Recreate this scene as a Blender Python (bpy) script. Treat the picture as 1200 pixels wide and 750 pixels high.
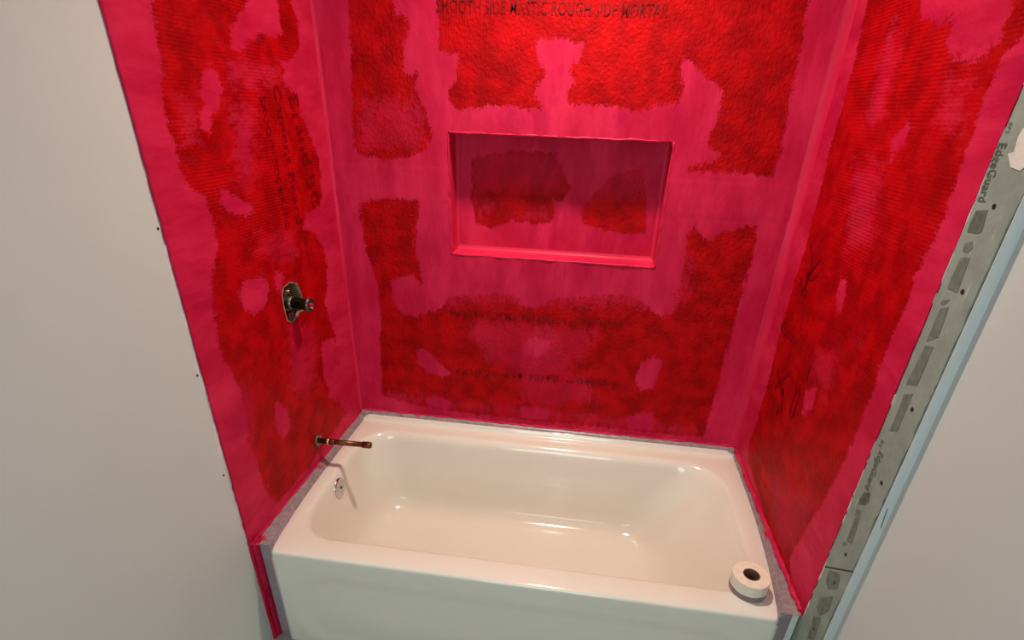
import bpy, bmesh, math, random
import numpy as np
from mathutils import Vector, Matrix
random.seed(7)
for o in list(bpy.data.objects):
    bpy.data.objects.remove(o)
S = bpy.context.scene
COL = S.collection
# ------------------------------------------------------------------ camera
L = 1.52                      # alcove width; x 0..L, back wall y=0, room towards -y, z=0 at top of tub flange
CAM = np.array([0.8877606, -1.8179307, 1.1297303])
R = np.array([[0.98984945, 0.13807744, 0.0336554],
              [0.09390523, -0.45768449, -0.8841418],
              [-0.10667648, 0.87832769, -0.46600493]])     # rows: image right, image down, forward
FPX, CX, CY = 620.01, 608.92, 458.08
cd = bpy.data.cameras.new('camera')
cam = bpy.data.objects.new('camera', cd); COL.objects.link(cam)
cd.sensor_width = 36; cd.lens = FPX / 1200 * 36
cd.shift_x = (600 - CX) / 1200; cd.shift_y = (CY - 375) / 1200
cd.clip_start = 0.02
M = Matrix.Identity(4)
for i in range(3):
    M[i][0] = R[0][i]; M[i][1] = -R[1][i]; M[i][2] = -R[2][i]; M[i][3] = CAM[i]
cam.matrix_world = M
S.camera = cam
# ------------------------------------------------------------------ light
FLOOR = -0.40; CEIL = 2.02
LAMP = (0.80, -0.39)
w = bpy.data.worlds.new('sky'); S.world = w; w.use_nodes = True
w.node_tree.nodes['Background'].inputs[0].default_value = (0.75, 0.88, 1, 1)
w.node_tree.nodes['Background'].inputs[1].default_value = 1.0
def area_light(name, loc, rot, sx, sy, power, col, shape='RECTANGLE', spread=180):
    d = bpy.data.lights.new(name, 'AREA'); d.shape = shape; d.size = sx
    if shape in ('RECTANGLE', 'ELLIPSE'): d.size_y = sy
    d.energy = power; d.color = col; d.spread = math.radians(spread)
    o = bpy.data.objects.new(name, d); COL.objects.link(o)
    o.location = loc; o.rotation_euler = rot
    return o
LAMP_POWER = 16.5; DAY_POWER = 16.5
lamp_light = area_light('ceiling_downlight_offscreen', (LAMP[0], LAMP[1], CEIL - 0.012), (0, 0, 0), 0.12, 0.12, LAMP_POWER, (1, 0.87, 0.69), 'DISK', 133)
day_light = area_light('window_front_offscreen', (0.78, -3.215, 1.05), (math.radians(90), 0, 0), 1.0, 1.1, DAY_POWER, (0.80, 1, 0.99))
S.view_settings.view_transform = 'Standard'
S.view_settings.look = 'None'
S.view_settings.exposure = 0.0
S.view_settings.gamma = 1.0
S.view_settings.use_curve_mapping = False

# ------------------------------------------------------------------ helpers
def un(px, py, ax, val):
    """photo pixel -> point on the plane axis=val"""
    d = R.T @ np.array([(px - CX) / FPX, (py - CY) / FPX, 1.0])
    s = (val - CAM[ax]) / d[ax]
    return CAM + s * d
def tag(o, label, cat, group=None):
    o['label'] = label; o['category'] = cat
    if group: o['group'] = group
    return o
def link(name, me, mat, parent=None, smooth=False):
    o = bpy.data.objects.new(name, me); COL.objects.link(o)
    if mat is not None and not me.materials: me.materials.append(mat)
    if parent is not None: o.parent = parent
    if smooth: me.polygons.foreach_set('use_smooth', [True] * len(me.polygons))
    return o
def obj(name, bm, mat, parent=None, smooth=False, struct=False):
    bmesh.ops.recalc_face_normals(bm, faces=bm.faces[:])
    me = bpy.data.meshes.new(name); bm.to_mesh(me); bm.free()
    o = link(name, me, mat, parent, smooth)
    if struct: o['kind'] = 'structure'
    return o
def empty(name, loc=(0, 0, 0)):
    o = bpy.data.objects.new(name, None); COL.objects.link(o); o.location = loc
    return o
def add_box(bm, x0, x1, y0, y1, z0, z1, bev=0):
    vs = [bm.verts.new((x, y, z)) for x in (x0, x1) for y in (y0, y1) for z in (z0, z1)]
    fs = [bm.faces.new([vs[i] for i in f]) for f in ((0, 1, 3, 2), (4, 6, 7, 5), (0, 4, 5, 1), (2, 3, 7, 6), (0, 2, 6, 4), (1, 5, 7, 3))]
    if bev:
        es = list({e for f in fs for e in f.edges})
        bmesh.ops.bevel(bm, geom=es, offset=bev, segments=3, profile=0.5, affect='EDGES')
def add_prism(bm, pts, n, h):
    """pts: closed outline of Vectors, extruded by n*h"""
    n = Vector(n) * h
    a = [bm.verts.new(Vector(p)) for p in pts]; b = [bm.verts.new(Vector(p) + n) for p in pts]
    bm.faces.new(a); bm.faces.new(b[::-1])
    for i in range(len(a)):
        j = (i + 1) % len(a); bm.faces.new((a[i], a[j], b[j], b[i]))
def frame_of(d):
    d = Vector(d).normalized(); a = Vector((0, 0, 1)) if abs(d.z) < .9 else Vector((1, 0, 0))
    u = d.cross(a).normalized(); return d, u, d.cross(u)
def add_tube(bm, path, radii, n=20, cap=True):
    rings = []
    P = [Vector(p) for p in path]
    for i, p in enumerate(P):
        d = (P[min(i + 1, len(P) - 1)] - P[max(i - 1, 0)])
        d, u, v = frame_of(d); r = radii[i] if hasattr(radii, '__len__') else radii
        rings.append([bm.verts.new(p + (u * math.cos(2 * math.pi * k / n) + v * math.sin(2 * math.pi * k / n)) * r) for k in range(n)])
    for a, b in zip(rings, rings[1:]):
        for k in range(n): bm.faces.new((a[k], a[(k + 1) % n], b[(k + 1) % n], b[k]))
    if cap: bm.faces.new(rings[0][::-1]); bm.faces.new(rings[-1])
def add_lathe(bm, prof, origin, axis, n=40, closed=False):
    """prof: list of (radius, distance along axis)"""
    d, u, v = frame_of(axis); o = Vector(origin)
    rings = []
    for r, t in prof:
        rings.append([bm.verts.new(o + d * t + (u * math.cos(2 * math.pi * k / n) + v * math.sin(2 * math.pi * k / n)) * max(r, 1e-5)) for k in range(n)])
    prs = list(zip(rings, rings[1:])) + ([(rings[-1], rings[0])] if closed else [])
    for a, b in prs:
        for k in range(n): bm.faces.new((a[k], a[(k + 1) % n], b[(k + 1) % n], b[k]))
    if not closed:
        if prof[0][0] > 1e-4: bm.faces.new(rings[0][::-1])
        if prof[-1][0] > 1e-4: bm.faces.new(rings[-1])
rng = np.random.RandomState(3)
LAT = rng.rand(256, 256)
def vnoise(x, y):
    xi = np.floor(x).astype(int); yi = np.floor(y).astype(int); fx = x - xi; fy = y - yi
    fx = fx * fx * (3 - 2 * fx); fy = fy * fy * (3 - 2 * fy)
    g = lambda a, b: LAT[a % 256, b % 256]
    return (g(xi, yi) * (1 - fx) * (1 - fy) + g(xi + 1, yi) * fx * (1 - fy) + g(xi, yi + 1) * (1 - fx) * fy + g(xi + 1, yi + 1) * fx * fy) * 2 - 1
def fbm(x, y, s, o=4):
    r = 0; a = 1
    for k in range(o):
        r = r + a * vnoise(x * s + 17 * k, y * s + 31 * k); s *= 2.03; a *= .5
    return r
def sdf(U, V, poly):
    """signed distance, positive inside"""
    d = np.full(U.shape, 1e9); ins = np.zeros(U.shape, bool)
    n = len(poly)
    for i in range(n):
        ax, ay = poly[i]; bx, by = poly[(i + 1) % n]
        ex, ey = bx - ax, by - ay
        t = np.clip(((U - ax) * ex + (V - ay) * ey) / (ex * ex + ey * ey + 1e-12), 0, 1)
        d = np.minimum(d, np.hypot(U - ax - t * ex, V - ay - t * ey))
        c = ((ay > V) != (by > V)) & (U < (bx - ax) * (V - ay) / (by - ay + 1e-12) + ax)
        ins ^= c
    return np.where(ins, d, -d)

# ------------------------------------------------------------------ materials
def mat(name):
    m = bpy.data.materials.new(name); m.use_nodes = True
    nt = m.node_tree; b = nt.nodes['Principled BSDF']
    return m, nt, b
def N(nt, t, **k):
    n = nt.nodes.new(t)
    for a, v in k.items(): setattr(n, a, v)
    return n
def math_n(nt, op, a, b=None, clamp=False):
    n = N(nt, 'ShaderNodeMath', operation=op); n.use_clamp = clamp
    for i, v in enumerate((a, b)):
        if v is None: continue
        if isinstance(v, (int, float)): n.inputs[i].default_value = v
        else: nt.links.new(v, n.inputs[i])
    return n.outputs[0]
def noise(nt, co, scale, detail=4, rough=.55, dist=0):
    n = N(nt, 'ShaderNodeTexNoise'); nt.links.new(co, n.inputs['Vector'])
    n.inputs['Scale'].default_value = scale; n.inputs['Detail'].default_value = detail
    n.inputs['Roughness'].default_value = rough; n.inputs['Distortion'].default_value = dist
    return n.outputs['Fac']
def mrange(nt, v, a, b, c=0, d=1, smooth=True):
    n = N(nt, 'ShaderNodeMapRange'); nt.links.new(v, n.inputs[0])
    if smooth: n.interpolation_type = 'SMOOTHSTEP'
    for i, x in enumerate((a, b, c, d)): n.inputs[i + 1].default_value = x
    return n.outputs[0]
def mixc(nt, f, a, b):
    n = N(nt, 'ShaderNodeMix', data_type='RGBA')
    if isinstance(f, (int, float)): n.inputs[0].default_value = f
    else: nt.links.new(f, n.inputs[0])
    for s, v in ((n.inputs[6], a), (n.inputs[7], b)):
        if isinstance(v, tuple): s.default_value = (*v, 1)
        else: nt.links.new(v, s)
    return n.outputs[2]
def bump(nt, h, strength, dist, prev=None):
    n = N(nt, 'ShaderNodeBump'); nt.links.new(h, n.inputs['Height'])
    n.inputs['Strength'].default_value = strength; n.inputs['Distance'].default_value = dist
    if prev is not None: nt.links.new(prev, n.inputs['Normal'])
    return n.outputs[0]
def coords(nt, scale=None):
    c = N(nt, 'ShaderNodeTexCoord').outputs['Object']
    if scale:
        m = N(nt, 'ShaderNodeMapping'); m.inputs['Scale'].default_value = scale
        nt.links.new(c, m.inputs['Vector']); c = m.outputs[0]
    return c
def plain(name, col, rough=.5, metal=0, var=.12, nscale=30, bumpd=0, spec=.5, coat=0):
    m, nt, b = mat(name); co = coords(nt)
    n = noise(nt, co, nscale, 5)
    lo = tuple(max(0, c * (1 - var)) for c in col); hi = tuple(min(1, c * (1 + var)) for c in col)
    nt.links.new(mixc(nt, mrange(nt, n, .3, .7), lo, hi), b.inputs['Base Color'])
    b.inputs['Roughness'].default_value = rough; b.inputs['Metallic'].default_value = metal
    b.inputs['Specular IOR Level'].default_value = spec; b.inputs['Coat Weight'].default_value = coat
    if bumpd:
        nt.links.new(bump(nt, noise(nt, co, nscale * 3, 4), .6, bumpd), b.inputs['Normal'])
    return m
RED_A = (0.28, 0.0003, 0.0015); RED_B = (0.45, 0.0012, 0.0035)
PINK_A = (0.47, 0.007, 0.044); PINK_B = (0.62, 0.020, 0.078)
def membrane(name, ridge_axis):
    m, nt, b = mat(name); co = coords(nt)
    a1 = N(nt, 'ShaderNodeAttribute', attribute_name='coat').outputs['Fac']
    a2 = N(nt, 'ShaderNodeAttribute', attribute_name='thin').outputs['Fac']
    st = (1, 1, .35) if ridge_axis == 'X' else (1, .35, 1)
    cs = coords(nt, st)
    n1 = noise(nt, cs, 55, 6, .65); n2 = noise(nt, co, 260, 3, .6); n3 = noise(nt, co, 14, 4)
    rag = math_n(nt, 'ADD', math_n(nt, 'MULTIPLY', math_n(nt, 'SUBTRACT', n1, .5), 4.6), math_n(nt, 'MULTIPLY', math_n(nt, 'SUBTRACT', n2, .5), 4.2))
    f1 = mrange(nt, math_n(nt, 'ADD', a1, rag), -.25, .3)
    t0 = math_n(nt, 'ADD', math_n(nt, 'MULTIPLY', a2, .40), math_n(nt, 'MULTIPLY', rag, 1.3))
    f2 = math_n(nt, 'MULTIPLY', mrange(nt, t0, -.4, 1.7), .50)
    f = math_n(nt, 'MAXIMUM', f1, f2)
    dark = mixc(nt, mrange(nt, n3, .35, .65), RED_A, RED_B)
    dark = mixc(nt, mrange(nt, n2, .62, .75), dark, PINK_A)
    pk = mixc(nt, mrange(nt, noise(nt, cs, 9, 6, .6), .35, .7), PINK_A, PINK_B)
    pk = mixc(nt, math_n(nt, 'MULTIPLY', mrange(nt, noise(nt, cs, 5, 7, .68, .6), .50, .68), .65), pk, (0.37, 0.0015, 0.040))
    nt.links.new(mixc(nt, f, dark, pk), b.inputs['Base Color'])
    rr = mrange(nt, n1, .3, .7, .48, .66)
    nt.links.new(rr, b.inputs['Roughness'])
    b.inputs['Specular IOR Level'].default_value = .08
    wv = N(nt, 'ShaderNodeTexWave', wave_type='BANDS', bands_direction=ridge_axis)
    nt.links.new(co, wv.inputs['Vector']); wv.inputs['Scale'].default_value = 40
    wv.inputs['Distortion'].default_value = 3.0; wv.inputs['Detail'].default_value = 3; wv.inputs['Detail Scale'].default_value = 5
    inv = math_n(nt, 'SUBTRACT', 1.0, f1)
    amp = math_n(nt, 'MULTIPLY', inv, mrange(nt, noise(nt, co, 5, 2), .40, .62, .12, 1))
    h1 = math_n(nt, 'MULTIPLY', wv.outputs['Fac'], amp)
    b1 = bump(nt, h1, .75, .0009 if ridge_axis == 'Z' else .0004)
    lump = math_n(nt, 'MULTIPLY', noise(nt, co, 95, 3, .5), math_n(nt, 'ADD', math_n(nt, 'MULTIPLY', inv, .9), .15))
    b2 = bump(nt, lump, .8, .0018 if ridge_axis == 'Z' else .0034, b1)
    b3 = bump(nt, f1, .5, .0008, b2)
    b4 = bump(nt, noise(nt, cs, 26, 7, .62), .5, .0042, b3)
    nt.links.new(b4, b.inputs['Normal'])
    return m
M_BACK = membrane('red_membrane_back', 'X')
M_SIDE = membrane('red_membrane_side', 'Z')
def pink_mat(name, cs_scale):
    m, nt, b = mat(name); cs = coords(nt, cs_scale)
    n = noise(nt, cs, 18, 6, .6)
    nt.links.new(mixc(nt, mrange(nt, n, .3, .7), PINK_A, PINK_B), b.inputs['Base Color'])
    b.inputs['Roughness'].default_value = .42; b.inputs['Specular IOR Level'].default_value = .15
    nt.links.new(bump(nt, noise(nt, cs, 60, 5), .5, .0015), b.inputs['Normal'])
    return m
M_PINKV = pink_mat('pink_membrane_vertical', (1, 1, .15))
M_PINKH = pink_mat('pink_membrane_horizontal', (.15, .15, 1))
M_BEAD = pink_mat('pink_sealant', (1, 1, 1))
def wall_paint(name, col):
    m, nt, b = mat(name); co = coords(nt)
    nt.links.new(mixc(nt, mrange(nt, noise(nt, co, 3, 3), .3, .7), tuple(c * .965 for c in col), col), b.inputs['Base Color'])
    b.inputs['Roughness'].default_value = .6; b.inputs['Specular IOR Level'].default_value = .25
    h = noise(nt, co, 300, 2); b1 = bump(nt, h, .15, .0006); b2 = bump(nt, noise(nt, co, 9, 3), .15, .003, b1)
    nt.links.new(b2, b.inputs['Normal'])
    return m
M_WHITE = wall_paint('white_wall_paint', (0.575, 0.615, 0.61))
M_CEIL = wall_paint('white_ceiling_paint', (0.78, 0.78, 0.77))
M_TUB = plain('white_enamel', (0.775, 0.735, 0.665), .12, 0, .01, 4, 0, .5, .3)
M_CHROME = plain('brushed_chrome', (0.62, 0.60, 0.58), .22, 1, .05)
M_DARKMETAL = plain('tarnished_bronze', (0.075, 0.058, 0.045), .4, .9, .5, 120, .0006)
M_STEEL = plain('dull_galvanised_metal', (0.20, 0.175, 0.14), .42, .85, .3, 100, .0004)
M_COPPER = plain('aged_copper', (0.17, 0.062, 0.035), .42, 1, .35, 70, .0003)
M_SOLDER = plain('silver_solder', (0.7, 0.62, 0.55), .25, 1, .2, 100)
M_STUD = plain('bare_stud_wood', (0.30, 0.21, 0.13), .85, 0, .2, 40)
M_SCREW = plain('black_phosphate_screw', (0.022, 0.021, 0.02), .5, .3, .3, 50)
M_TORN = plain('torn_board_edge', (0.24, 0.165, 0.115), .9, 0, .35, 200, .001)
M_INK = plain('faded_black_print', (0.085, 0.002, 0.004), .5, 0, .4, 80, 0, .2)
M_PAPER = plain('masking_paper_tape', (0.80, 0.70, 0.58), .75, 0, .06, 60, .0003)
M_TAPESIDE = plain('pale_tape_edge', (0.76, 0.72, 0.60), .7, 0, .07, 90, .0003)
M_CORE = plain('brown_cardboard_core', (0.15, 0.075, 0.042), .85, 0, .3, 90)
M_PURPLE = plain('dull_purple_tape', (0.22, 0.155, 0.19), .42, 0, .12, 40, .0004)
M_PURPLE2 = plain('mauve_film', (0.27, 0.215, 0.24), .45, 0, .1, 30, .0006)
M_FLANGE = None
def flange_mat():
    m, nt, b = mat('grey_flange_film'); co = coords(nt)
    n = noise(nt, coords(nt, (.6, .35, 1)), 30, 3, .5)
    grey = mixc(nt, mrange(nt, noise(nt, co, 60, 3), .35, .65), (0.23, 0.175, 0.195), (0.32, 0.25, 0.27))
    nt.links.new(mixc(nt, mrange(nt, n, .58, .72), grey, PINK_A), b.inputs['Base Color'])
    b.inputs['Roughness'].default_value = .35
    nt.links.new(bump(nt, noise(nt, co, 50, 4), .5, .0015), b.inputs['Normal'])
    return m
M_FLANGE = flange_mat()
def board_mat():
    m, nt, b = mat('grey_green_cement_board'); co = coords(nt)
    n = noise(nt, co, 16, 6, .65); st = noise(nt, coords(nt, (1, 1, .2)), 90, 4)
    c = mixc(nt, mrange(nt, n, .3, .7), (0.205, 0.27, 0.24), (0.27, 0.345, 0.31))
    c = mixc(nt, mrange(nt, st, .6, .8), c, (0.40, 0.49, 0.46))
    nt.links.new(c, b.inputs['Base Color']); b.inputs['Roughness'].default_value = .75
    nt.links.new(bump(nt, noise(nt, co, 120, 4), .6, .0012), b.inputs['Normal'])
    return m
M_BOARD = board_mat()
M_PRINT = plain('dark_green_print', (0.085, 0.112, 0.088), .8, 0, .35, 60)
M_PRINT2 = plain('pale_green_print', (0.135, 0.172, 0.145), .8, 0, .2, 60)
M_MUD = plain('white_joint_compound', (0.64, 0.65, 0.63), .8, 0, .08, 60, .001)
M_FLOOR = plain('grey_subfloor', (0.33, 0.31, 0.28), .7, 0, .15, 12, .001)
M_FRAMEW = plain('white_window_frame', (0.75, 0.75, 0.75), .4, 0, .03)

# ------------------------------------------------------------------ room shell
YF = -3.2
def box_obj(name, dims, m, parent=None, struct=False, bev=0):
    bm = bmesh.new(); add_box(bm, *dims, bev); return obj(name, bm, m, parent, struct=struct)
floor = box_obj('floor', (-.15, L + .17, YF - .1, .16, FLOOR - .08, FLOOR), M_FLOOR, struct=True)
ceiling = box_obj('ceiling', (-.15, L + .17, YF - .1, .16, CEIL, CEIL + .08), M_CEIL, struct=True)
# front wall of the bathroom (behind the viewer) with the window the daylight enters by
WX0, WX1, WZ0, WZ1 = .26, 1.30, .48, 1.62
bm = bmesh.new()
add_box(bm, -.15, WX0, YF - .1, YF, FLOOR, CEIL); add_box(bm, WX1, L + .17, YF - .1, YF, FLOOR, CEIL)
add_box(bm, WX0, WX1, YF - .1, YF, FLOOR, WZ0); add_box(bm, WX0, WX1, YF - .1, YF, WZ1, CEIL)
wall_front = obj('wall_front', bm, M_WHITE, struct=True)
win = bpy.data.objects.new('window_1', None); COL.objects.link(win); win['kind'] = 'structure'
win.location = (.78, YF, WZ0)
bm = bmesh.new(); y0, y1 = -.07, -.02; hw = .52; hh = WZ1 - WZ0
add_box(bm, -hw, -hw + .05, y0, y1, 0, hh); add_box(bm, hw - .05, hw, y0, y1, 0, hh)
add_box(bm, -hw, hw, y0, y1, 0, .05); add_box(bm, -hw, hw, y0, y1, hh - .05, hh); add_box(bm, -hw, hw, y0, y1, hh / 2 - .02, hh / 2 + .02)
obj('window_frame', bm, M_FRAMEW, win)
mg, nt, b = mat('window_glass'); b.inputs['Transmission Weight'].default_value = 1; b.inputs['Roughness'].default_value = 0.0; b.inputs['IOR'].default_value = 1.05
for za, zb in ((.05, hh / 2 - .02), (hh / 2 + .02, hh - .05)):
    box_obj('pane', (-hw + .05, hw - .05, -.050, -.045, za, zb), mg, win)
# left wall: painted drywall running out into the room
VY, VZ = -.375, .585       # opening behind the shower valve
bm = bmesh.new()
add_box(bm, -.15, -.004, YF, VY - .07, FLOOR, CEIL); add_box(bm, -.15, -.004, VY + .07, .16, FLOOR, CEIL)
_p = un(372, 516, 0, 0.0); PY, PZ = float(_p[1]), float(_p[2])      # pipe hole
add_box(bm, -.15, -.004, VY - .07, VY + .07, FLOOR, PZ - .03); add_box(bm, -.15, -.004, VY - .07, VY + .07, PZ + .03, VZ - .09)
add_box(bm, -.15, -.004, VY - .07, PY - .03, PZ - .03, PZ + .03); add_box(bm, -.15, -.004, PY + .03, VY + .07, PZ - .03, PZ + .03)
add_box(bm, -.15, -.004, VY - .07, VY + .07, VZ + .09, CEIL)
wall_left = obj('wall_left', bm, M_WHITE, struct=True)
# right wall: painted drywall set back 20 mm from the tub surround
XR = L + .020
wall_right = box_obj('wall_right', (XR, L + .17, YF, .16, FLOOR, CEIL), M_WHITE, struct=True)
box_obj('furring', (L + .006, XR + .01, -.879, 0, FLOOR, CEIL), M_STUD, wall_right)
box_obj('furred_return', (L + .0008, XR + .01, -.8890, -.8870, FLOOR, CEIL), M_WHITE, wall_right)   # open joint between this and the board edge

# ------------------------------------------------------------------ red membrane: patches traced from the photo
AX = {'B': (1, 0.0), 'L': (0, 0.0), 'R': (0, L), 'N': (1, 0.09)}
def to_uv(poly, wall):
    out = []
    for px, py in poly:
        p = un(px, py, *AX[wall]); out.append((p[0] if wall in 'BN' else -p[1], p[2]))
    return out
DARK = {'B': [
  [(410,-25),(455,-25),(463,14),(478,22),(481,32),(473,50),(471,75),(477,90),(489,84),(486,100),(490,112),(500,130),(505,160),(500,176),(480,183),(450,186),(425,182),(416,172),(412,120),(411,60)],
  [(513,-25),(514,20),(516,58),(538,64),(540,75),(533,97),(526,106),(528,121),(537,130),(556,126),(580,123),(600,124),(632,128),(665,124),(692,122),(722,125),(742,129),(760,128),(770,122),(795,122),(800,100),(797,80),(801,67),(815,75),(826,90),(836,95),(846,108),(848,120),(842,138),(832,155),(828,165),(836,175),(843,181),(838,190),(806,196),(808,201),(850,201),(880,204),(907,207),(915,175),(921,140),(927,108),(933,82),(939,50),(945,15),(950,-25)],
  [(422,238),(450,233),(491,235),(489,260),(485,288),(493,318),(497,335),(515,352),(540,347),(580,345),(610,350),(640,352),(680,349),(720,346),(760,352),(792,345),(800,330),(803,300),(806,275),(814,264),(822,276),(832,284),(842,274),(866,268),(887,264),(884,285),(878,312),(869,345),(860,380),(851,412),(841,450),(832,485),(823,512),(760,506),(690,499),(620,492),(550,484),(490,475),(448,463),(447,420),(447,380),(445,345),(438,318),(430,295),(425,268)]],
 'L': [
  [(177,-40),(178,0),(180,33),(190,83),(190,117),(197,150),(210,197),(223,223),(238,232),(250,262),(254,290),(248,330),(250,370),(254,400),(262,420),(275,440),(285,470),(291,500),(289,515),(300,538),(308,566),(316,582),(326,588),(345,566),(362,545),(380,520),(397,498),(404,484),(396,470),(384,468),(387,447),(392,417),(393,393),(387,380),(380,353),(383,340),(383,310),(377,287),(367,273),(353,267),(357,250),(373,243),(377,230),(372,187),(363,160),(352,133),(347,113),(333,100),(330,73),(347,64),(350,47),(347,20),(339,0),(337,-40)]],
 'R': [
  [(1030,-40),(1018,0),(1008,50),(998,90),(988,125),(975,170),(962,225),(952,260),(945,290),(932,330),(922,365),(912,400),(905,430),(895,470),(885,500),(879,520),(877,540),(886,568),(896,600),(908,640),(922,672),(930,688),(927,670),(926,655),(938,632),(954,605),(963,593),(977,567),(992,537),(1000,517),(1013,485),(1022,463),(1033,427),(1047,393),(1063,363),(1073,323),(1090,290),(1105,263),(1114,235),(1130,190),(1145,145),(1155,115),(1165,90),(1178,65),(1200,42),(1240,-40)]],
 'N': [
  [(555,186),(600,178),(650,180),(660,205),(668,222),(652,240),(650,258),(625,262),(600,258),(575,268),(558,260),(552,230)],
  [(690,235),(712,212),(752,195),(758,240),(756,272),(730,274),(700,266),(684,262),(680,245)]]}
PINK = {'B': [
  [(628,52),(635,46),(660,45),(686,50),(684,58),(680,68),(672,75),(668,85),(676,95),(668,105),(662,112),(668,122),(690,134),(660,136),(635,134),(630,118),(628,108),(632,95),(640,88),(636,80),(630,68)],
  [(458,330),(470,322),(485,322),(495,335),(515,335),(525,345),(520,360),(505,366),(490,370),(470,368),(460,355)],
  [(488,410),(497,408),(510,420),(528,438),(522,442),(500,436),(490,425)],
  [(614,400),(627,394),(646,399),(643,410),(630,420),(617,417),(610,409)],
  [(750,425),(765,418),(776,422),(772,440),(765,455),(750,458),(745,445)],
  [(610,476),(643,478),(643,492),(608,490)], [(732,492),(745,484),(765,482),(768,495),(765,505),(735,503)],
  [(497,468),(510,463),(530,470),(528,480),(505,478)], [(612,346),(650,345),(640,358),(622,362),(608,356)],
  [(752,338),(770,333),(795,348),(790,365),(775,372),(765,365),(755,355)]],
 'L': [
  [(275,20),(290,0),(300,-40),(324,-40),(326,20),(330,40),(320,45),(305,40),(290,50),(280,60),(270,55),(268,40)],
  [(238,85),(245,75),(255,85),(260,105),(255,125),(248,135),(245,155),(237,155),(232,140),(236,120),(233,100)],
  [(258,220),(275,228),(300,245),(288,254),(268,250),(255,235)],
  [(225,222),(240,232),(250,262),(252,290),(244,290),(236,262)],
  [(283,330),(300,325),(315,330),(312,355),(300,370),(285,362),(278,345)],
  [(322,318),(332,320),(330,342),(322,342)], [(376,400),(392,396),(396,440),(386,460),(378,440)],
  [(322,470),(336,478),(340,500),(332,515),(322,500)]],
 'R': [
  [(1088,-40),(1082,0),(1080,26),(1098,26),(1116,24),(1118,28),(1112,44),(1111,64),(1128,70),(1160,66),(1162,54),(1174,48),(1176,32),(1182,18),(1186,0),(1196,-40)],
  [(1042,165),(1065,144),(1067,150),(1060,170),(1050,180),(1046,190),(1044,176)],
  [(985,325),(993,324),(992,345),(986,365),(980,358)], [(945,455),(958,455),(955,475),(945,487),(940,485)]],
 'N': [
  [(655,180),(690,178),(714,198),(700,220),(685,234),(672,220),(660,205)], [(648,232),(664,236),(686,258),(664,264),(652,250)]]}
THIN = {'B': [
  [(545,375),(600,372),(660,380),(700,385),(690,410),(670,440),(640,450),(600,440),(570,420),(550,400)],
  [(605,435),(690,438),(700,470),(640,480),(605,470)], [(418,112),(500,112),(500,178),(418,178)],
  [(505,335),(800,338),(800,362),(505,360)], [(450,455),(560,470),(700,484),(820,498),(820,515),(448,470)], [(790,300),(812,290),(815,345),(795,350)]],
 'L': [[(200,110),(232,110),(236,170),(215,180)],[(262,60),(330,75),(335,100),(300,110),(262,100)],[(300,270),(345,270),(350,300),(330,310),(300,300)],
       [(335,370),(372,380),(372,460),(340,470)],[(262,440),(300,450),(300,530),(285,500)],[(262,120),(300,120),(300,230),(275,215)]],
 'R': [[(1046,20),(1060,40),(1052,80),(1045,110),(1035,150),(1010,150),(1015,125),(1025,90),(1035,50)],
       [(1000,180),(1040,190),(1020,290),(990,300)],[(908,552),(915,555),(913,600),(903,625),(902,600)],
       [(900,560),(960,580),(935,640),(915,650)],[(1110,90),(1150,90),(1130,160),(1090,150)],[(1000,388),(1014,388),(1010,412),(1004,412)],[(960,400),(990,410),(970,480),(950,440)]],
 'N': [[(545,170),(670,172),(665,228),(545,225)],[(675,190),(765,185),(765,235),(680,238)],[(600,255),(640,235),(650,265)],[(552,215),(590,240),(560,262)]]}
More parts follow.
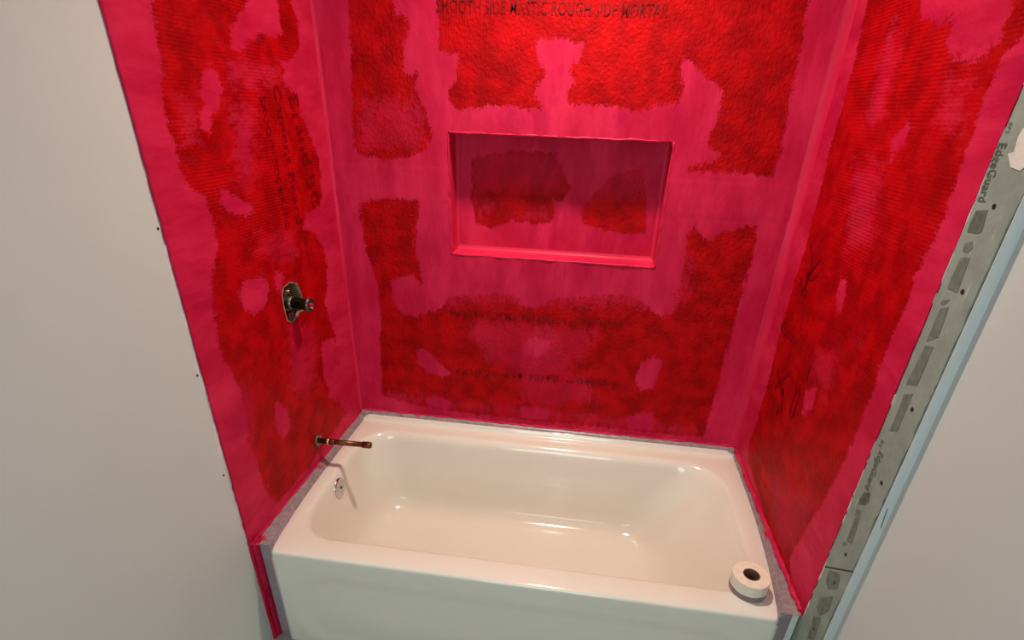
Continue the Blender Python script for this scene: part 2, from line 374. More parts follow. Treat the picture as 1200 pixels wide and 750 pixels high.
# hole of the shower valve, traced; used in the left wall
HOLE = [(331,338),(338,331),(347,332),(351,341),(353,347),(356,352),(355,364),(349,366),(348,371),(342,378),(336,375),(332,361),(330,346)]
def axis_samples(a, b, step, extra=()):
    xs = list(np.arange(a, b, step)) + [b]
    for e in extra:
        xs = [x for x in xs if abs(x - e) > step * .45] + [e]
    return np.array(sorted(xs))
def wall_grid(name, wall, us, vs, pos, nrm, m, parent, rect=None, hole=None, edge=None, lump=.0011, struct=False):
    U, V = np.meshgrid(us, vs, indexing='ij')
    m1 = np.full(U.shape, .045)
    for p in DARK[wall]: m1 = np.minimum(m1, -sdf(U, V, to_uv(p, wall)))
    for p in PINK[wall]: m1 = np.maximum(m1, sdf(U, V, to_uv(p, wall)))
    m2 = np.full(U.shape, -.05)
    for p in THIN[wall]: m2 = np.maximum(m2, sdf(U, V, to_uv(p, wall)))
    m1 = np.clip(m1, -.045, .045) / .01; m2 = np.clip(m2, -.045, .045) / .01
    D = .0012 + lump * (.6 + fbm(U, V, 11, 3) * .5) + np.clip(m1, 0, 1) * .0005
    if wall == 'B':      # taped horizontal seams left and right of the niche
        D = D + .0008 * np.clip((.055 - np.abs(V - .905)) / .006, 0, 1)
    U2 = U.copy()
    if edge is not None:
        wgt = np.clip((U - (edge - .02)) / .02, 0, 1); U2 = U + wgt * (.0010 * fbm(V * 1.0, V * 0 + 3, 40, 4)); 
        D = D * (1 - .3 * wgt ** 4)
    P = pos(U2, V, D).reshape(-1, 3)
    nu, nv = U.shape
    idx = np.arange(nu * nv).reshape(nu, nv)
    keep = np.ones((nu - 1, nv - 1), bool)
    uc = (U[:-1, :-1] + U[1:, 1:]) / 2; vc = (V[:-1, :-1] + V[1:, 1:]) / 2
    if rect: keep &= ~((uc > rect[0]) & (uc < rect[1]) & (vc > rect[2]) & (vc < rect[3]))
    for hl in hole or (): keep &= ~(sdf(uc, vc, hl) > 0)
    q = np.stack([idx[:-1, :-1], idx[1:, :-1], idx[1:, 1:], idx[:-1, 1:]], -1)[keep]
    a, b_, c = P[q[0][0]], P[q[0][1]], P[q[0][2]]
    if np.dot(np.cross(b_ - a, c - b_), nrm) < 0: q = q[:, ::-1]
    verts = P.tolist(); faces = q.tolist(); at1 = m1.reshape(-1).tolist(); at2 = m2.reshape(-1).tolist()
    if edge is not None:   # board thickness along the free edge
        n0 = len(verts); col = idx[-1]
        for k in col: verts.append((np.array(verts[k]) - np.array(nrm) * .0075).tolist()); at1.append(-3); at2.append(-4)
        for k in range(nv - 1): faces.append([int(col[k]), int(col[k + 1]), n0 + k + 1, n0 + k])
    me = bpy.data.meshes.new(name); me.from_pydata(verts, [], faces); me.update()
    for nm, a in (('coat', at1), ('thin', at2)):
        at = me.attributes.new(nm, 'FLOAT', 'POINT'); at.data.foreach_set('value', a)
    o = link(name, me, m, parent, True)
    if struct: o['kind'] = 'structure'
    return o
NX0, NX1, NZ0, NZ1, ND = .4075, 1.1088, .6818, 1.0658, .09
STEP = .006
us = axis_samples(0, L, STEP, (NX0, NX1)); vs = np.concatenate([axis_samples(-.03, 1.50, STEP, (NZ0, NZ1)), np.arange(1.54, CEIL, .04), [CEIL]])
wall_back = wall_grid('wall_back', 'B', us, vs, lambda u, v, d: np.stack([u, -d, v], -1), (0, -1, 0), M_BACK, None, rect=(NX0, NX1, NZ0, NZ1), struct=True)
box_obj('wall_rear', (-.004, L + .02, ND + .02, .16, FLOOR, CEIL), M_STUD, struct=True)
sv = np.concatenate([axis_samples(FLOOR, 1.50, STEP), np.arange(1.54, CEIL, .04), [CEIL]])
HUV = to_uv(HOLE, 'L'); hu = [p[0] for p in HUV]; hv = [p[1] for p in HUV]
YE = .795
PIPE_HOLE = [(-PY + .0185 * math.cos(a * math.pi / 12), PZ + .0185 * math.sin(a * math.pi / 12)) for a in range(24)]
ul = np.unique(np.round(np.concatenate([axis_samples(0, YE, STEP), np.arange(min(hu) - .01, max(hu) + .01, .002), np.arange(-PY - .024, -PY + .024, .002)]), 5))
vl = np.unique(np.round(np.concatenate([sv, np.arange(min(hv) - .01, max(hv) + .01, .002), np.arange(PZ - .024, PZ + .024, .002)]), 5))
panel_left = wall_grid('membrane_panel', 'L', ul, vl, lambda u, v, d: np.stack([d, -u, v], -1), (1, 0, 0), M_SIDE, wall_left, hole=(HUV, PIPE_HOLE), edge=YE)
panel_left['label'] = 'red and pink waterproofing membrane brushed over cement board'
YER = .787
svr = sv[sv >= -.002]
panel_right = wall_grid('membrane_panel', 'R', axis_samples(0, YER, STEP), svr, lambda u, v, d: np.stack([L - d, -u, v], -1), (-1, 0, 0), M_SIDE, wall_right, edge=YER)
panel_right['label'] = 'red and pink waterproofing membrane brushed over cement board'
# niche
nb = wall_grid('niche_back', 'N', axis_samples(NX0 - .002, NX1 + .002, STEP), axis_samples(NZ0 - .002, NZ1 + .002, STEP), lambda u, v, d: np.stack([u, ND - d, v], -1), (0, -1, 0), M_BACK, wall_back)
def niche_side(name, dims, m):
    bm = bmesh.new(); add_box(bm, *dims); 
    return obj(name, bm, m, wall_back)
niche_side('niche_sill', (NX0 - .02, NX1 + .02, .0, ND + .01, NZ0 - .02, NZ0), M_PINKH)
niche_side('niche_head', (NX0 - .02, NX1 + .02, .0, ND + .01, NZ1, NZ1 + .02), M_PINKH)
niche_side('niche_jamb', (NX0 - .02, NX0, .0, ND + .01, NZ0, NZ1), M_PINKV)
niche_side('niche_jamb', (NX1, NX1 + .02, .0, ND + .01, NZ0, NZ1), M_PINKV)
# pink coved fillets inside the niche and a lumpy bead round its mouth
def wob_tube(bm, a, b, r, n=60, seed=0, amp=.35, jit=.0012, k=8):
    a = np.array(a, float); b = np.array(b, float); P = []; RR = []
    for i in range(n + 1):
        t = i / n; s = t * np.linalg.norm(b - a)
        j = np.array([fbm(np.array(s * 30.), np.array(seed + q * 7.3), 1, 3) for q in range(3)]) * jit
        P.append(a + (b - a) * t + j); RR.append(r * (1 + amp * float(fbm(np.array(s * 45.), np.array(seed + 50.), 1, 3))))
    add_tube(bm, P, RR, k)
def bead(name, segs, r, m, parent, **kw):
    bm = bmesh.new()
    for i, (a, b) in enumerate(segs): wob_tube(bm, a, b, r, seed=i * 11 + 3, **kw)
    return obj(name, bm, m, parent, True)
bead('niche_edge_bead', [((NX0, -.001, NZ0), (NX1, -.001, NZ0)), ((NX0, -.001, NZ1), (NX1, -.001, NZ1)), ((NX0, -.001, NZ0), (NX0, -.001, NZ1)), ((NX1, -.001, NZ0), (NX1, -.001, NZ1))], .0032, M_BEAD, wall_back)
def cove(name, p0, p1, da, db, r, parent, m, n=6):
    """concave fillet along p0-p1 between directions da and db"""
    p0, p1, da, db = map(Vector, (p0, p1, da, db)); bm = bmesh.new(); rows = []
    for k in range(n + 1):
        t = math.pi / 2 * k / n
        off = da * (r * (1 - math.sin(t))) + db * (r * (1 - math.cos(t)))
        rows.append((bm.verts.new(p0 + off), bm.verts.new(p1 + off)))
    for a, b in zip(rows, rows[1:]): bm.faces.new((a[0], a[1], b[1], b[0]))
    return obj(name, bm, m, parent, True)
cove('niche_cove', (NX0, ND - .003, NZ0), (NX1, ND - .003, NZ0), (0, -1, 0), (0, 0, 1), .016, wall_back, M_PINKH)
cove('niche_cove', (NX0, ND - .003, NZ1), (NX1, ND - .003, NZ1), (0, -1, 0), (0, 0, -1), .008, wall_back, M_PINKH)
cove('niche_cove', (NX0, ND - .003, NZ0), (NX0, ND - .003, NZ1), (0, -1, 0), (1, 0, 0), .010, wall_back, M_PINKV)
cove('niche_cove', (NX1, ND - .003, NZ0), (NX1, ND - .003, NZ1), (0, -1, 0), (-1, 0, 0), .010, wall_back, M_PINKV)
# taped inside corners
cove('corner_tape', (.002, -.0025, 0), (.002, -.0025, CEIL), (0, -1, 0), (1, 0, 0), .010, wall_left, M_PINKV)
cove('corner_tape', (L - .002, -.0025, 0), (L - .002, -.0025, CEIL), (0, -1, 0), (-1, 0, 0), .026, wall_right, M_PINKV)

# ------------------------------------------------------------------ writing that shows through the membrane
FRAME = {'B': lambda p, d: Vector((p[0], -d, p[2])), 'L': lambda p, d: Vector((d, p[1], p[2])), 'R': lambda p, d: Vector((L - d, p[1], p[2]))}
NORM = {'B': Vector((0, -1, 0)), 'L': Vector((1, 0, 0)), 'R': Vector((-1, 0, 0))}
def printed(name, body, wall, pa, pb, height, m, parent, d=.0042, thick=0.0):
    """text laid from photo pixel pa to pb along its baseline on a wall"""
    a = FRAME[wall](un(*pa, *AX[wall]), d); b = FRAME[wall](un(*pb, *AX[wall]), d)
    cu = bpy.data.curves.new('t', 'FONT'); cu.body = body; cu.size = 1; cu.offset = thick; cu.resolution_u = 2
    to = bpy.data.objects.new('t', cu); COL.objects.link(to)
    me = bpy.data.meshes.new_from_object(to.evaluated_get(bpy.context.evaluated_depsgraph_get()))
    bpy.data.objects.remove(to); bpy.data.curves.remove(cu)
    n = len(me.vertices); c = np.zeros(n * 3); me.vertices.foreach_get('co', c); c = c.reshape(-1, 3)
    ex = (b - a); ln = ex.length; ex.normalize(); ey = NORM[wall].cross(ex)
    x = (c[:, 0] - c[:, 0].min()) / np.ptp(c[:, 0]) * ln; y = c[:, 1] / .73 * height
    out = np.array(a)[None] + x[:, None] * np.array(ex)[None] + y[:, None] * np.array(ey)[None]
    me.vertices.foreach_set('co', out.reshape(-1)); me.update(); me.name = name; me.materials.clear()
    return link(name, me, m, parent)
def faded(name, col, cover):
    m, nt, b = mat(name); co = coords(nt)
    b.inputs['Base Color'].default_value = (*col, 1); b.inputs['Roughness'].default_value = .5; b.inputs['Specular IOR Level'].default_value = .2
    nt.links.new(mrange(nt, noise(nt, co, 45, 4, .65), 1 - cover - .16, 1 - cover + .22), b.inputs['Alpha'])
    return m
INK1 = faded('black_ink_under_membrane', (0.12, .004, .006), .57)
INK2 = faded('faint_ink_under_membrane', (0.15, .001, .003), .52)
INK3 = faded('side_ink_under_membrane', (0.18, .001, .005), .56)
INK4 = faded('marker_under_membrane', (0.27, .000, .006), .66)
printed('printed_text', 'SMOOTH SIDE MASTIC ROUGH SIDE MORTAR', 'B', (512, 14), (782, 20), .034, INK1, wall_back, thick=.004)
printed('printed_text', 'SMOOTH SIDE MASTIC ROUGH SIDE MORTAR', 'B', (528, 371), (730, 384), .030, INK2, wall_back, thick=.02)
printed('printed_text', '0610 26  EST 12/TR  0 040502', 'B', (535, 438), (722, 453), .026, INK2, wall_back, thick=.02)
printed('printed_text', 'Brand BG', 'L', (337, 112), (366, 245), .052, INK3, panel_left, thick=.012)
printed('printed_text', 'Cement Board', 'L', (318, 98), (347, 262), .036, INK3, panel_left, thick=.015)
printed('printed_text', 'SMOOTH SIDE MASTIC', 'L', (303, 112), (334, 268), .024, INK3, panel_left, thick=.02)
def stroke(pts, wall, wd, d, parent, m, name='marker_stroke'):
    P = [FRAME[wall](un(*p, *AX[wall]), d) for p in pts]
    # smooth by subdividing (Chaikin)
    for _ in range(2):
        Q = [P[0]]
        for a, b in zip(P, P[1:]): Q += [a * .75 + b * .25, a * .25 + b * .75]
        P = Q + [P[-1]]
    bm = bmesh.new(); rows = []
    for i, p in enumerate(P):
        t = (P[min(i + 1, len(P) - 1)] - P[max(i - 1, 0)]).normalized(); s = t.cross(NORM[wall]) * wd / 2
        rows.append((bm.verts.new(p + s), bm.verts.new(p - s)))
    for a, b in zip(rows, rows[1:]): bm.faces.new((a[0], a[1], b[1], b[0]))
    return obj(name, bm, m, parent)
for s in ([(951,285),(953,308),(949,325),(942,342)], [(963,303),(953,315),(946,330)], [(945,314),(951,328),(960,321)], [(941,324),(937,338),(946,345)],
          [(922,374),(915,385),(926,392),(934,402)], [(912,432),(914,448),(919,462)], [(925,437),(914,449),(909,455)], [(905,464),(914,478),(911,484)], [(919,452),(916,482)],
          [(936,454),(928,475),(926,492),(932,482),(938,460),(936,452)], [(947,442),(951,428)]):
    stroke(s, 'R', .011, .0045, panel_right, INK4)

# ------------------------------------------------------------------ uncoated cement-board edge on the right
def ragged_board(name, z0, z1, ya, yb, x0, x1, parent, seed, d0=0, d1=0):
    """slab between ya (inner, red side) and yb (outer) with rough edges"""
    n = int((z1 - z0) / .008); zs = np.linspace(z0, z1, n)
    outer = yb + .0028 * fbm(zs, zs * 0 + seed, 30, 4); pts = [Vector((x0, ya, z0 + d0))] + [Vector((x0, o, z)) for o, z in zip(outer, zs)] + [Vector((x0, ya, z1 + d1))]
    bm = bmesh.new(); add_prism(bm, pts, (1, 0, 0), x1 - x0)
    return obj(name, bm, M_BOARD, parent)
SEAM = 0.2666; SLANT = -0.1249      # the joint was cut on a slant
XB = L + .0002
ragged_board('cement_board', SEAM + .0025, CEIL, -.74, -.8828, XB, L + .0062, wall_right, 2.2, d0=SLANT)
ragged_board('cement_board', FLOOR, SEAM - .0025, -.74, -.8828, XB, L + .0062, wall_right, 9.2, d1=SLANT)
def board_poly(name, pts, m, d=.0006, parent=wall_right):
    P = [FRAME['R'](un(*p, *AX['R']), .0) for p in pts]
    bm = bmesh.new(); add_prism(bm, P, (-1, 0, 0), d); return obj(name, bm, m, parent)
printed('printed_text', 'EdgeGuard', 'R', (1171, 168), (1146, 236), .020, M_PRINT, wall_right, d=.0008, thick=.01)
printed('printed_text', 'EdgeGuard', 'R', (1031, 528), (1014, 571), .018, M_PRINT, wall_right, d=.0008, thick=.01)
printed('printed_text', 'ers', 'R', (1184, 143), (1178, 156), .012, M_PRINT, wall_right, d=.0008)
printed('printed_text', 'ers', 'R', (1034, 514), (1030, 522), .014, M_PRINT, wall_right, d=.0008)
for q in ([(1144,247),(1158,246),(1151,271),(1146,274),(1134,272),(1137,262)], [(1013,577),(1020,578),(1018,589),(1014,592),(1006,591),(1008,584)]):
    board_poly('printed_block', q, M_PRINT)
for q in ([(1126,302),(1137,302),(1122,343),(1110,338)], [(1092,352),(1113,360),(1111,366),(1104,362)][:0] or [(1105,352),(1114,351),(1107,357),(1102,356)], [(1102,362),(1112,360),(1100,395),(1086,400)],
          [(1085,405),(1094,407),(1075,452),(1062,450)], [(1060,462),(1070,462),(1052,505),(1043,505)],
          [(1003,606),(1008,606),(998,638),(992,634)], [(968,682),(972,668),(985,672),(982,690),(970,690)], [(962,700),(976,699),(972,715),(960,722),(957,712)], [(954,722),(962,724),(954,750),(946,748)],
          [(989,634),(993,638),(987,640)], [(1004,596),(1009,599),(1007,605),(1002,604)], [(1132,285),(1140,283),(1140,291),(1134,296),(1128,294)]):
    if q: board_poly('printed_block', q, M_PRINT2)
board_poly('compound_patch', [(1200,150),(1194,160),(1189,178),(1182,180),(1185,196),(1196,200),(1206,192),(1216,150)], M_MUD, .0012)
# plaster slivers where the red coat stops
def sliver(name, x, sgn, y0, za, zb, wmax, seed, parent, m):
    bm = bmesh.new(); rows = []
    for z in np.arange(za, zb, .004):
        wd = wmax * max(0.0, .35 + .75 * float(fbm(np.array(z), np.array(seed), 24, 4)))
        rows.append((bm.verts.new((x + sgn * .0012, y0 + .003, z)), bm.verts.new((x + sgn * .0010, y0 - wd * .8, z)), bm.verts.new((x, y0 - wd, z))))
    for a, b in zip(rows, rows[1:]):
        for k in (0, 1): bm.faces.new((a[k], a[k + 1], b[k + 1], b[k]))
    return obj(name, bm, m, parent)
sliver('plaster_sliver', L, -1, -.7865, .00, .40, .0075, 3.3, wall_right, M_MUD)
sliver('plaster_sliver', L, -1, -.7865, .40, .66, .005, 8.3, wall_right, M_MUD)
sliver('plaster_sliver', L, -1, -.7865, .80, 1.3, .002, 5.3, wall_right, M_MUD)
def screw(name, x, y, z, sgn, r, parent, m=M_SCREW):
    bm = bmesh.new(); add_lathe(bm, [(r, -.001), (r, .0006), (r * .7, .0012), (r * .3, .0008), (0, .0008)], (x, y, z), (sgn, 0, 0), 12)
    return obj(name, bm, m, parent)
for q in [(1165,242),(1128,342),(1069,480),(1033,566),(991,650),(978,683),(954,737)]:
    p = un(*q, 0, L); screw('screw', L, p[1], p[2], -1, .0045, wall_right)
for q in [(185,268),(231,440),(262,557)]:
    p = un(*q, 0, -.004); screw('screw', -.004, p[1], p[2], 1, .0032, wall_left)
# scratch on the shaded return
p = un(1040, 596, 1, -.8890); q = un(1032, 619, 1, -.8890)
bm = bmesh.new(); add_prism(bm, [Vector((p[0] - .0007, -.8890, p[2])), Vector((p[0] + .0007, -.8890, p[2])), Vector((q[0] + .0007, -.8890, q[2])), Vector((q[0] - .0007, -.8890, q[2]))], (0, -1, 0), .0004)
obj('scratch', bm, M_INK, wall_right)
# compound feathered out on the left wall beside the red edge
sliver('plaster_sliver', -.0042, 1, -.795, .02, .50, .013, 2.3, wall_left, M_MUD)
sliver('plaster_sliver', -.0042, 1, -.795, .50, .86, .008, 6.3, wall_left, M_MUD)

# ------------------------------------------------------------------ bathtub
tub = empty('bathtub', (.76, -.40, FLOOR))
tag(tub, 'white enamel alcove bathtub set between the red membrane walls', 'bathtub')
TO = Vector((.76, -.40, FLOOR))
def tpart(name, bm, m, smooth=True, parent=None):
    for v in bm.verts: v.co -= TO
    return obj(name, bm, m, parent or tub, smooth)
def rrect(x0, x1, y0, y1, rads, z, ns=26, na=14):
    """rounded rectangle, radii (front-left, front-right, back-right, back-left)"""
    pts = []
    cs = [(x0, y0, math.pi, rads[0]), (x1, y0, 1.5 * math.pi, rads[1]), (x1, y1, 0, rads[2]), (x0, y1, .5 * math.pi, rads[3])]
    sx = (1, -1, -1, 1); sy = (1, 1, -1, -1)
    arcs = []
    for k, (cx, cy, a0, r) in enumerate(cs):
        c = (cx + sx[k] * r, cy + sy[k] * r)
        arcs.append([(c[0] + r * math.cos(a0 + t * math.pi / 2 / na), c[1] + r * math.sin(a0 + t * math.pi / 2 / na)) for t in range(na + 1)])
    for k in range(4):
        pts += arcs[k]; a = arcs[k][-1]; b = arcs[(k + 1) % 4][0]
        pts += [(a[0] + (b[0] - a[0]) * t / ns, a[1] + (b[1] - a[1]) * t / ns) for t in range(1, ns)]
    return [(x, y, z) for x, y in pts]
DZ = -.020
rings = [  # outer lip, deck, roll-over, basin walls, floor
  (.019, 1.514, -.7850, -.006, (.012,)*4, -.050), (.019, 1.514, -.7856, -.006, (.014,)*4, -.034), (.0195, 1.5135, -.7846, -.006, (.016,)*4, -.0265),
  (.021, 1.512, -.7815, -.007, (.018,)*4, DZ - .0018), (.025, 1.508, -.7770, -.010, (.02,)*4, DZ),
  (.075, 1.454, -.716, -.086, (.12, .10, .15, .11), DZ), (.079, 1.449, -.710, -.093, (.12, .10, .15, .11), DZ - .0012), (.084, 1.442, -.704, -.101, (.12, .10, .15, .11), DZ - .006), (.088, 1.434, -.699, -.108, (.12, .10, .15, .11), DZ - .016),
  (.091, 1.422, -.695, -.113, (.12, .105, .155, .11), DZ - .034), (.098, 1.387, -.686, -.122, (.12, .11, .16, .11), DZ - .10), (.114, 1.332, -.672, -.134, (.11, .11, .16, .11), DZ - .18),
  (.134, 1.282, -.657, -.148, (.10, .11, .15, .11), DZ - .25), (.150, 1.252, -.644, -.160, (.09, .11, .14, .10), DZ - .28), (.165, 1.227, -.628, -.176, (.09, .10, .12, .095), DZ - .300),
  (.184, 1.202, -.610, -.195, (.085, .095, .11, .09), DZ - .311), (.215, 1.165, -.575, -.23, (.075, .09, .10, .085), DZ - .317), (.30, 1.08, -.50, -.31, (.06,)*4, DZ - .320), (.50, .90, -.43, -.38, (.02,)*4, DZ - .322)]
def warp(x, y, k):
    t = min(max(-y / .785, 0), 1)
    if k < 5:      # deck is a touch narrower at the front corners
        if x < .2: x += .030 * t ** 4
        elif x > 1.3: x -= .043 * t ** 3
    elif x < .2 and k < 14: x -= .014 * max(0, 1 - ((y + .40) / .28) ** 2)
    return x
bm = bmesh.new(); rv = []
for k, (x0, x1, y0, y1, r, z) in enumerate(rings): rv.append([bm.verts.new((warp(p[0], p[1], k), p[1], p[2])) for p in rrect(x0, x1, y0, y1, r, z)])
for a, b in zip(rv, rv[1:]):
    for k in range(len(a)): bm.faces.new((a[k], a[(k + 1) % len(a)], b[(k + 1) % len(a)], b[k]))
bm.faces.new(rv[-1])
basin = tpart('basin', bm, M_TUB)
# coved lip along the back of the deck, dying out at both ends
bm = bmesh.new(); V = []
for x in np.linspace(.020, 1.513, 160):
    e = min(1, (x - .020) / .03, (1.513 - x) / .03); e = max(e, 0) ** .5
    V.append([bm.verts.new((x, -.012 + (y + .012) * (.8 + .2 * e), -.0203 + (z + .0203) * (.6 + .4 * e))) for y, z in ((-.046, -.0203), (-.036, -.0195), (-.029, -.0165), (-.0245, -.011), (-.022, -.004), (-.020, .0005), (-.010, .002))])
for a, b in zip(V, V[1:]):
    for k in range(6): bm.faces.new((a[k], a[k + 1], b[k + 1], b[k]))
tpart('back_lip', bm, M_TUB)
# apron with a shallow recessed panel
bm = bmesh.new(); xs = np.linspace(.051, 1.471, 143); zs = np.linspace(FLOOR, -.040, 50); G = {}
for i, x in enumerate(xs):
    for j, z in enumerate(zs):
        hx, hz, r = .665, .155, .13
        qx = abs(x - .761) - hx + r; qz = abs(z + .245) - hz + r
        s = math.hypot(max(qx, 0), max(qz, 0)) + min(max(qx, qz), 0) - r
        t = min(max((-s + .01) / .060, 0), 1); t = t * t * (3 - 2 * t)
        G[i, j] = bm.verts.new((x, -.7853 + .008 * t, z))
for i in range(len(xs) - 1):
    for j in range(len(zs) - 1): bm.faces.new((G[i, j], G[i + 1, j], G[i + 1, j + 1], G[i, j + 1]))
for i, xx in ((0, .051), (len(xs) - 1, 1.471)):     # returns
    e = [bm.verts.new((xx, -.70, z)) for z in zs]
    for j in range(len(zs) - 1): bm.faces.new((G[i, j], G[i, j + 1], e[j + 1], e[j]))
apron = tpart('apron', bm, M_TUB)
# overflow plate on the sloping drain end
oc = Vector((.0785, -.404, -.078)); on = Vector((1, 0, .14)).normalized()
bm = bmesh.new(); add_lathe(bm, [(.034, -.006), (.035, .002), (.033, .006), (.027, .0085), (.016, .0075), (.008, .0095), (0, .0095)], oc, on, 40)
ov = tpart('overflow_plate', bm, M_CHROME); ov['label'] = 'round chrome overflow plate'
bm = bmesh.new(); add_lathe(bm, [(.005, .008), (.005, .0115), (.0035, .0125), (0, .0122)], oc + Vector((0, 0, -.0)), on, 16)
tpart('screw', bm, M_DARKMETAL, True, ov)
bm = bmesh.new(); add_lathe(bm, [(.036, -.004), (.036, .001), (.032, .0025), (.026, .001), (.024, -.002), (0, -.002)], (.30, -.45, DZ - .319), (0, 0, 1), 36)
dr = tpart('drain', bm, M_CHROME)
# tiling flange wrapped in grey film along the three walls
def strip(name, prof, m, parent, jit=.0015):
    """prof: list of rails; each rail is a list of points"""
    bm = bmesh.new(); V = []
    for k, rail in enumerate(prof):
        row = []
        for i, p in enumerate(rail):
            j = jit * float(fbm(np.array(i * .55), np.array(k * 5.1 + len(rail)), 1, 3)); row.append(bm.verts.new((p[0] + j, p[1] + j, p[2] + j * .6)))
        V.append(row)
    for a, b in zip(V, V[1:]):
        for i in range(len(a) - 1): bm.faces.new((a[i], a[i + 1], b[i + 1], b[i]))
    return tpart(name, bm, m, True, parent)
ys = np.linspace(-.004, -.781, 90); xsb = np.linspace(.01, L - .01, 150)
def lx(y): return .021 + .030 * abs(y / .785) ** 4
def rx(y): return 1.512 - .043 * abs(y / .785) ** 3
strip('flange_film', [[(.001, y, -.003) for y in ys], [(lx(y) * .45, y, -.004) for y in ys], [(lx(y) * .7, y, -.009) for y in ys], [(lx(y) - .003, y, -.015) for y in ys], [(lx(y) + .003, y, -.0195) for y in ys], [(lx(y) + .006, y, -.0215) for y in ys]], M_FLANGE, tub, .001)
strip('flange_film', [[(L - .002, y, .004) for y in ys], [(min(rx(y) + .010, L - .003), y, .002) for y in ys], [(rx(y) + .004, y, -.008) for y in ys], [(rx(y) - .001, y, -.016) for y in ys], [(rx(y) - .004, y, -.0215) for y in ys]], M_FLANGE, tub, .001)
strip('flange_film', [[(x, -.002, .012) for x in xsb], [(x, -.010, .010) for x in xsb], [(x, -.016, .005) for x in xsb], [(x, -.0205, -.002) for x in xsb], [(x, -.0225, -.012) for x in xsb], [(x, -.024, -.0215) for x in xsb]], M_FLANGE, tub, .001)
def tbox(name, dims, m, bev=.003):
    bm = bmesh.new(); add_box(bm, *dims, bev); return tpart(name, bm, m, False)
tbox('end_strip', (.020, .0515, -.7815, -.765, FLOOR, .002), M_PURPLE2)
tbox('end_strip', (1.4705, 1.500, -.779, -.765, FLOOR, .004), M_PURPLE2)
tbox('end_filler', (1.4995, 1.5185, -.776, -.76, FLOOR, -.004), M_MUD)
# thick pink beads where the membrane meets the flange
bead('membrane_bead', [((.001, -.002, -.002), (.001, -.79, .001))], .0042, M_BEAD, wall_left, n=110)
bead('membrane_bead', [((L - .003, -.004, .006), (L - .004, -.55, .010)), ((L - .004, -.55, .010), (L - .003, -.772, .010))], .0085, M_BEAD, wall_right, n=90, amp=.3, jit=.0025)
bead('membrane_bead', [((.0, -.002, .013), (L, -.002, .013))], .0042, M_BEAD, wall_back, n=160, amp=.6)
# folded flap of membrane down the front left corner
bm = bmesh.new(); rows = []
for i in range(41):
    t = i / 40; z = .01 - t * .41
    y = -.786 - .004 * math.sin(t * 5) ; rows.append([bm.verts.new(q) for q in ((.004, y, z), (.010 + .004 * math.sin(t * 9), y + .012, z), (.014 + .003 * math.sin(t * 6 + 1), y + .022, z), (.006, y + .032, z), (.003, y + .045, z))])
for a, b in zip(rows, rows[1:]):
    for k in range(4): bm.faces.new((a[k], a[k + 1], b[k + 1], b[k]))
obj('membrane_fold', bm, M_BEAD, wall_left, True)

# ------------------------------------------------------------------ tub spout stub
ps = un(372, 516, 0, 0.0); ps = Vector((0.0, ps[1], ps[2]))
pe = un(435, 522, 1, ps.y + .004); pe = Vector(pe)
pipe = empty('spout_pipe', ps); tag(pipe, 'capped copper stub pipe sticking out of the wall above the overflow plate', 'pipe')
ax = (pe - ps).normalized(); ln = (pe - ps).length
def ppart(name, prof, m, parent=None, n=24, start=None):
    bm = bmesh.new(); add_lathe(bm, prof, (0, 0, 0), ax, n); o = obj(name, bm, m, parent or pipe, True); return o
ppart('tube', [(.0095, -.02), (.0095, ln - .028)], M_COPPER)
ppart('coupling', [(.0095, .040), (.0112, .043), (.0112, .062), (.0095, .065)], M_COPPER)
ppart('solder_joint', [(.0096, .033), (.0122, .036), (.0122, .043), (.0096, .046)], M_SOLDER)
ppart('end_cap', [(.0095, ln - .032), (.0118, ln - .030), (.0118, ln - .004), (.0098, ln), (0, ln)], M_COPPER)
ppart('wall_ring', [(.0165, .000), (.022, .0015), (.022, .005), (.019, .0075), (.0165, .006)], M_STEEL)

bm = bmesh.new(); add_lathe(bm, [(.0195, .0012), (.0195, -.09), (0, -.09)], (0, PY, PZ), (1, 0, 0), 24)
bmesh.ops.delete(bm, geom=[f for f in bm.faces if f.calc_center_median().x > .001], context='FACES')
obj('pipe_cavity', bm, M_STUD, wall_left)
# ------------------------------------------------------------------ shower valve rough-in
c0 = un(341, 355, 0, 0.0)
vo = Vector((0, c0[1], c0[2]))
valve = empty('shower_valve', vo); tag(valve, 'dark metal shower valve body with stubby stem in a ragged wall cut-out', 'valve')
def vpart(name, bm, m, smooth=True, parent=None): return obj(name, bm, m, parent or valve, smooth)
# cavity (lining of the opening) and torn rim belong to the wall
cav = bmesh.new(); add_box(cav, -.146, -.005, VY - .069, VY + .069, VZ - .089, VZ + .089)      # stud bay behind the board, open to the front
bmesh.ops.delete(cav, geom=[f for f in cav.faces if f.calc_center_median().x > -.01], context='FACES')
hp = [Vector((0, -u, v)) for u, v in HUV]
hc = sum(hp, Vector()) / len(hp)
obj('valve_cavity', cav, M_STUD, wall_left)
bm = bmesh.new(); nR = len(hp) * 6; P = []
for i in range(nR):
    k = i / 6; a = hp[int(k) % len(hp)]; b = hp[(int(k) + 1) % len(hp)]; P.append(a + (b - a) * (k - int(k)))
inn, mid, out = [], [], []
for i, p in enumerate(P):
    d = (p - hc); j = random.uniform(-.0015, .0015); dn = d.normalized()
    inn.append(bm.verts.new(p - dn * (.003 + j) + Vector((-.004, 0, 0)))); mid.append(bm.verts.new(p + dn * j + Vector((.004, 0, 0)))); out.append(bm.verts.new(p + dn * (.0032 + random.uniform(-.0015, .0015)) + Vector((.001, 0, 0))))
for i in range(nR):
    j = (i + 1) % nR; bm.faces.new((inn[i], inn[j], mid[j], mid[i])); bm.faces.new((mid[i], mid[j], out[j], out[i]))
obj('valve_opening_rim', bm, M_TORN, wall_left, True)
E_Y = Vector((0, 1, 0)); E_Z = Vector((0, 0, 1)); E_X = Vector((1, 0, 0))
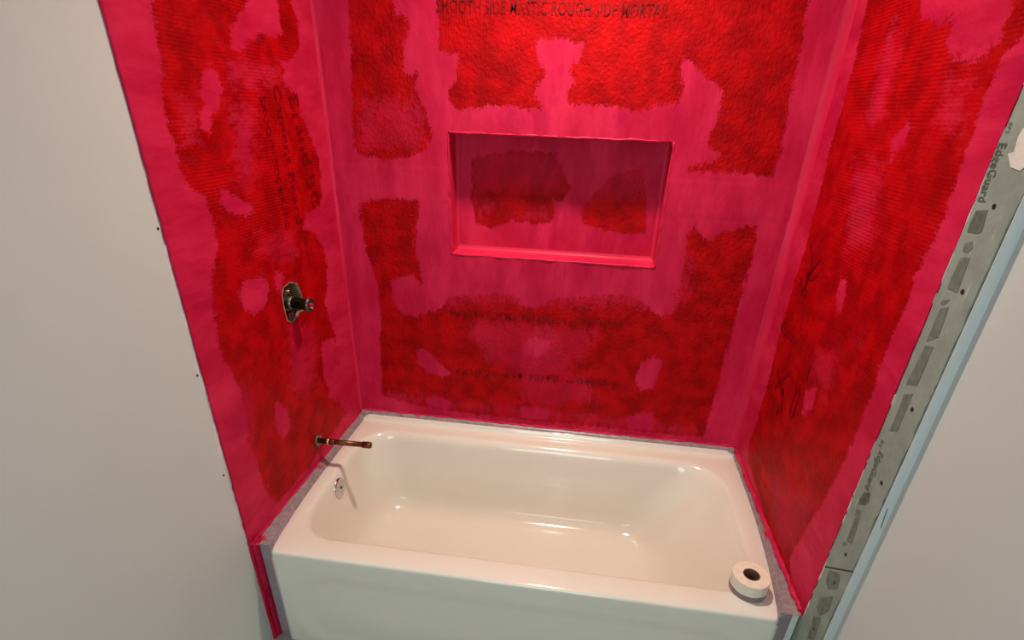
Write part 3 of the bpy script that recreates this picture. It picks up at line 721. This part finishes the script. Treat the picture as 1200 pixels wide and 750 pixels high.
bm = bmesh.new(); add_tube(bm, [Vector((-.028, 0, -.040)), Vector((-.026, 0, -.028)), Vector((-.022, 0, -.012)), Vector((-.022, 0, .014)), Vector((-.026, 0, .030)), Vector((-.028, 0, .042))], [.012, .015, .021, .021, .015, .012], 24)
vpart('valve_body', bm, M_DARKMETAL)
bm = bmesh.new(); add_box(bm, -.012, -.006, -.016, .016, .024, .046, .002); vpart('mounting_ear', bm, M_STEEL, False)
bm = bmesh.new(); add_box(bm, -.010, -.004, -.013, .013, -.050, -.030, .002); vpart('mounting_ear', bm, M_STEEL, False)
for zz in (.034,):
    bm = bmesh.new(); add_lathe(bm, [(.0045, -.008), (.0045, -.002), (.003, -.001), (0, -.001)], (0, .002, zz), (1, 0, 0), 14); vpart('screw', bm, M_SOLDER)
bm = bmesh.new(); add_lathe(bm, [(.019, -.022), (.019, -.004), (.0205, -.002), (.0205, .006), (.0165, .009), (.0155, .016)], (0, 0, 0), (1, 0, 0), 28); vpart('bonnet_nut', bm, M_STEEL)
sd = Vector((1, 0, -.02)).normalized()
bm = bmesh.new(); add_lathe(bm, [(.0185, .006), (.0185, .052), (.0205, .054), (.0205, .063), (.0185, .067), (.0160, .065), (.0145, .052), (0, .052)], (0, 0, 0), sd, 28); st = vpart('cartridge_sleeve', bm, M_DARKMETAL)
bm = bmesh.new(); add_lathe(bm, [(.0204, .0545), (.0218, .056), (.0218, .062), (.0204, .0635)], (0, 0, 0), sd, 28, True); vpart('sleeve_ring', bm, M_STEEL, True, st)
bm = bmesh.new(); add_lathe(bm, [(.0065, .050), (.0065, .066), (.005, .070), (0, .070)], (0, 0, 0), sd, 16); vpart('stem', bm, M_BEAD, True, st)

# ------------------------------------------------------------------ roll of tape on the tub deck
rc = Vector((1.4085, -.690, DZ))
roll = empty('tape_roll', rc); tag(roll, 'roll of pale paper joint tape standing on the tub rim corner', 'tape roll')
RO, RI, Hh = .049, .0195, .053
def rpart(name, prof, m, closed=True, n=64):
    bm = bmesh.new(); add_lathe(bm, prof, (0, 0, 0), (0, 0, 1), n, closed); return obj(name, bm, m, roll, False)
rpart('paper_winding', [(RO - .001, .0165), (RO, .018), (RO, Hh - .0012), (RO - .001, Hh), (RI + .003, Hh), (RI + .003, .0165)], M_TAPESIDE)
rpart('top_face', [(RO - .0012, Hh - .0002), (RO - .0012, Hh + .0003), (RI + .003, Hh + .0003), (RI + .003, Hh - .0002)], M_PAPER)
rpart('purple_winding', [(RO + .0006, .0002), (RO + .0006, .0163), (RI + .003, .0163), (RI + .003, .0002)], M_PURPLE)
rpart('cardboard_core', [(RI, .0004), (RI, Hh + .0004), (RI + .0029, Hh + .0004), (RI + .0029, .0004)], M_CORE)
# loose tape end
bm = bmesh.new(); rows = []
for i in range(9):
    a = math.radians(-62 + i * 4); r = RO + .0004 + .0012 * (1 - i / 8)
    rows.append((bm.verts.new((r * math.cos(a), r * math.sin(a), .018)), bm.verts.new((r * math.cos(a), r * math.sin(a), Hh - .001))))
for a, b in zip(rows, rows[1:]): bm.faces.new((a[0], b[0], b[1], a[1]))
obj('loose_end', bm, M_TAPESIDE, roll)

# ------------------------------------------------------------------ recessed downlight over the tub
dl = empty('recessed_downlight', (LAMP[0], LAMP[1], CEIL)); tag(dl, 'round recessed ceiling downlight over the bathtub', 'ceiling light')
bm = bmesh.new(); add_lathe(bm, [(.062, 0), (.062, -.004), (.085, -.006), (.092, -.002), (.092, 0)], (0, 0, 0), (0, 0, 1), 48, True); obj('trim_ring', bm, M_FRAMEW, dl, True)
me_, nt, b = mat('lamp_diffuser'); b.inputs['Emission Color'].default_value = (1, .8, .62, 1); b.inputs['Emission Strength'].default_value = 8
bm = bmesh.new(); add_lathe(bm, [(.061, -.0005), (.061, -.004), (0, -.004)], (0, 0, 0), (0, 0, 1), 48); obj('diffuser', bm, me_, dl)
lamp_light.parent = dl; lamp_light.location = (0, 0, -.012)
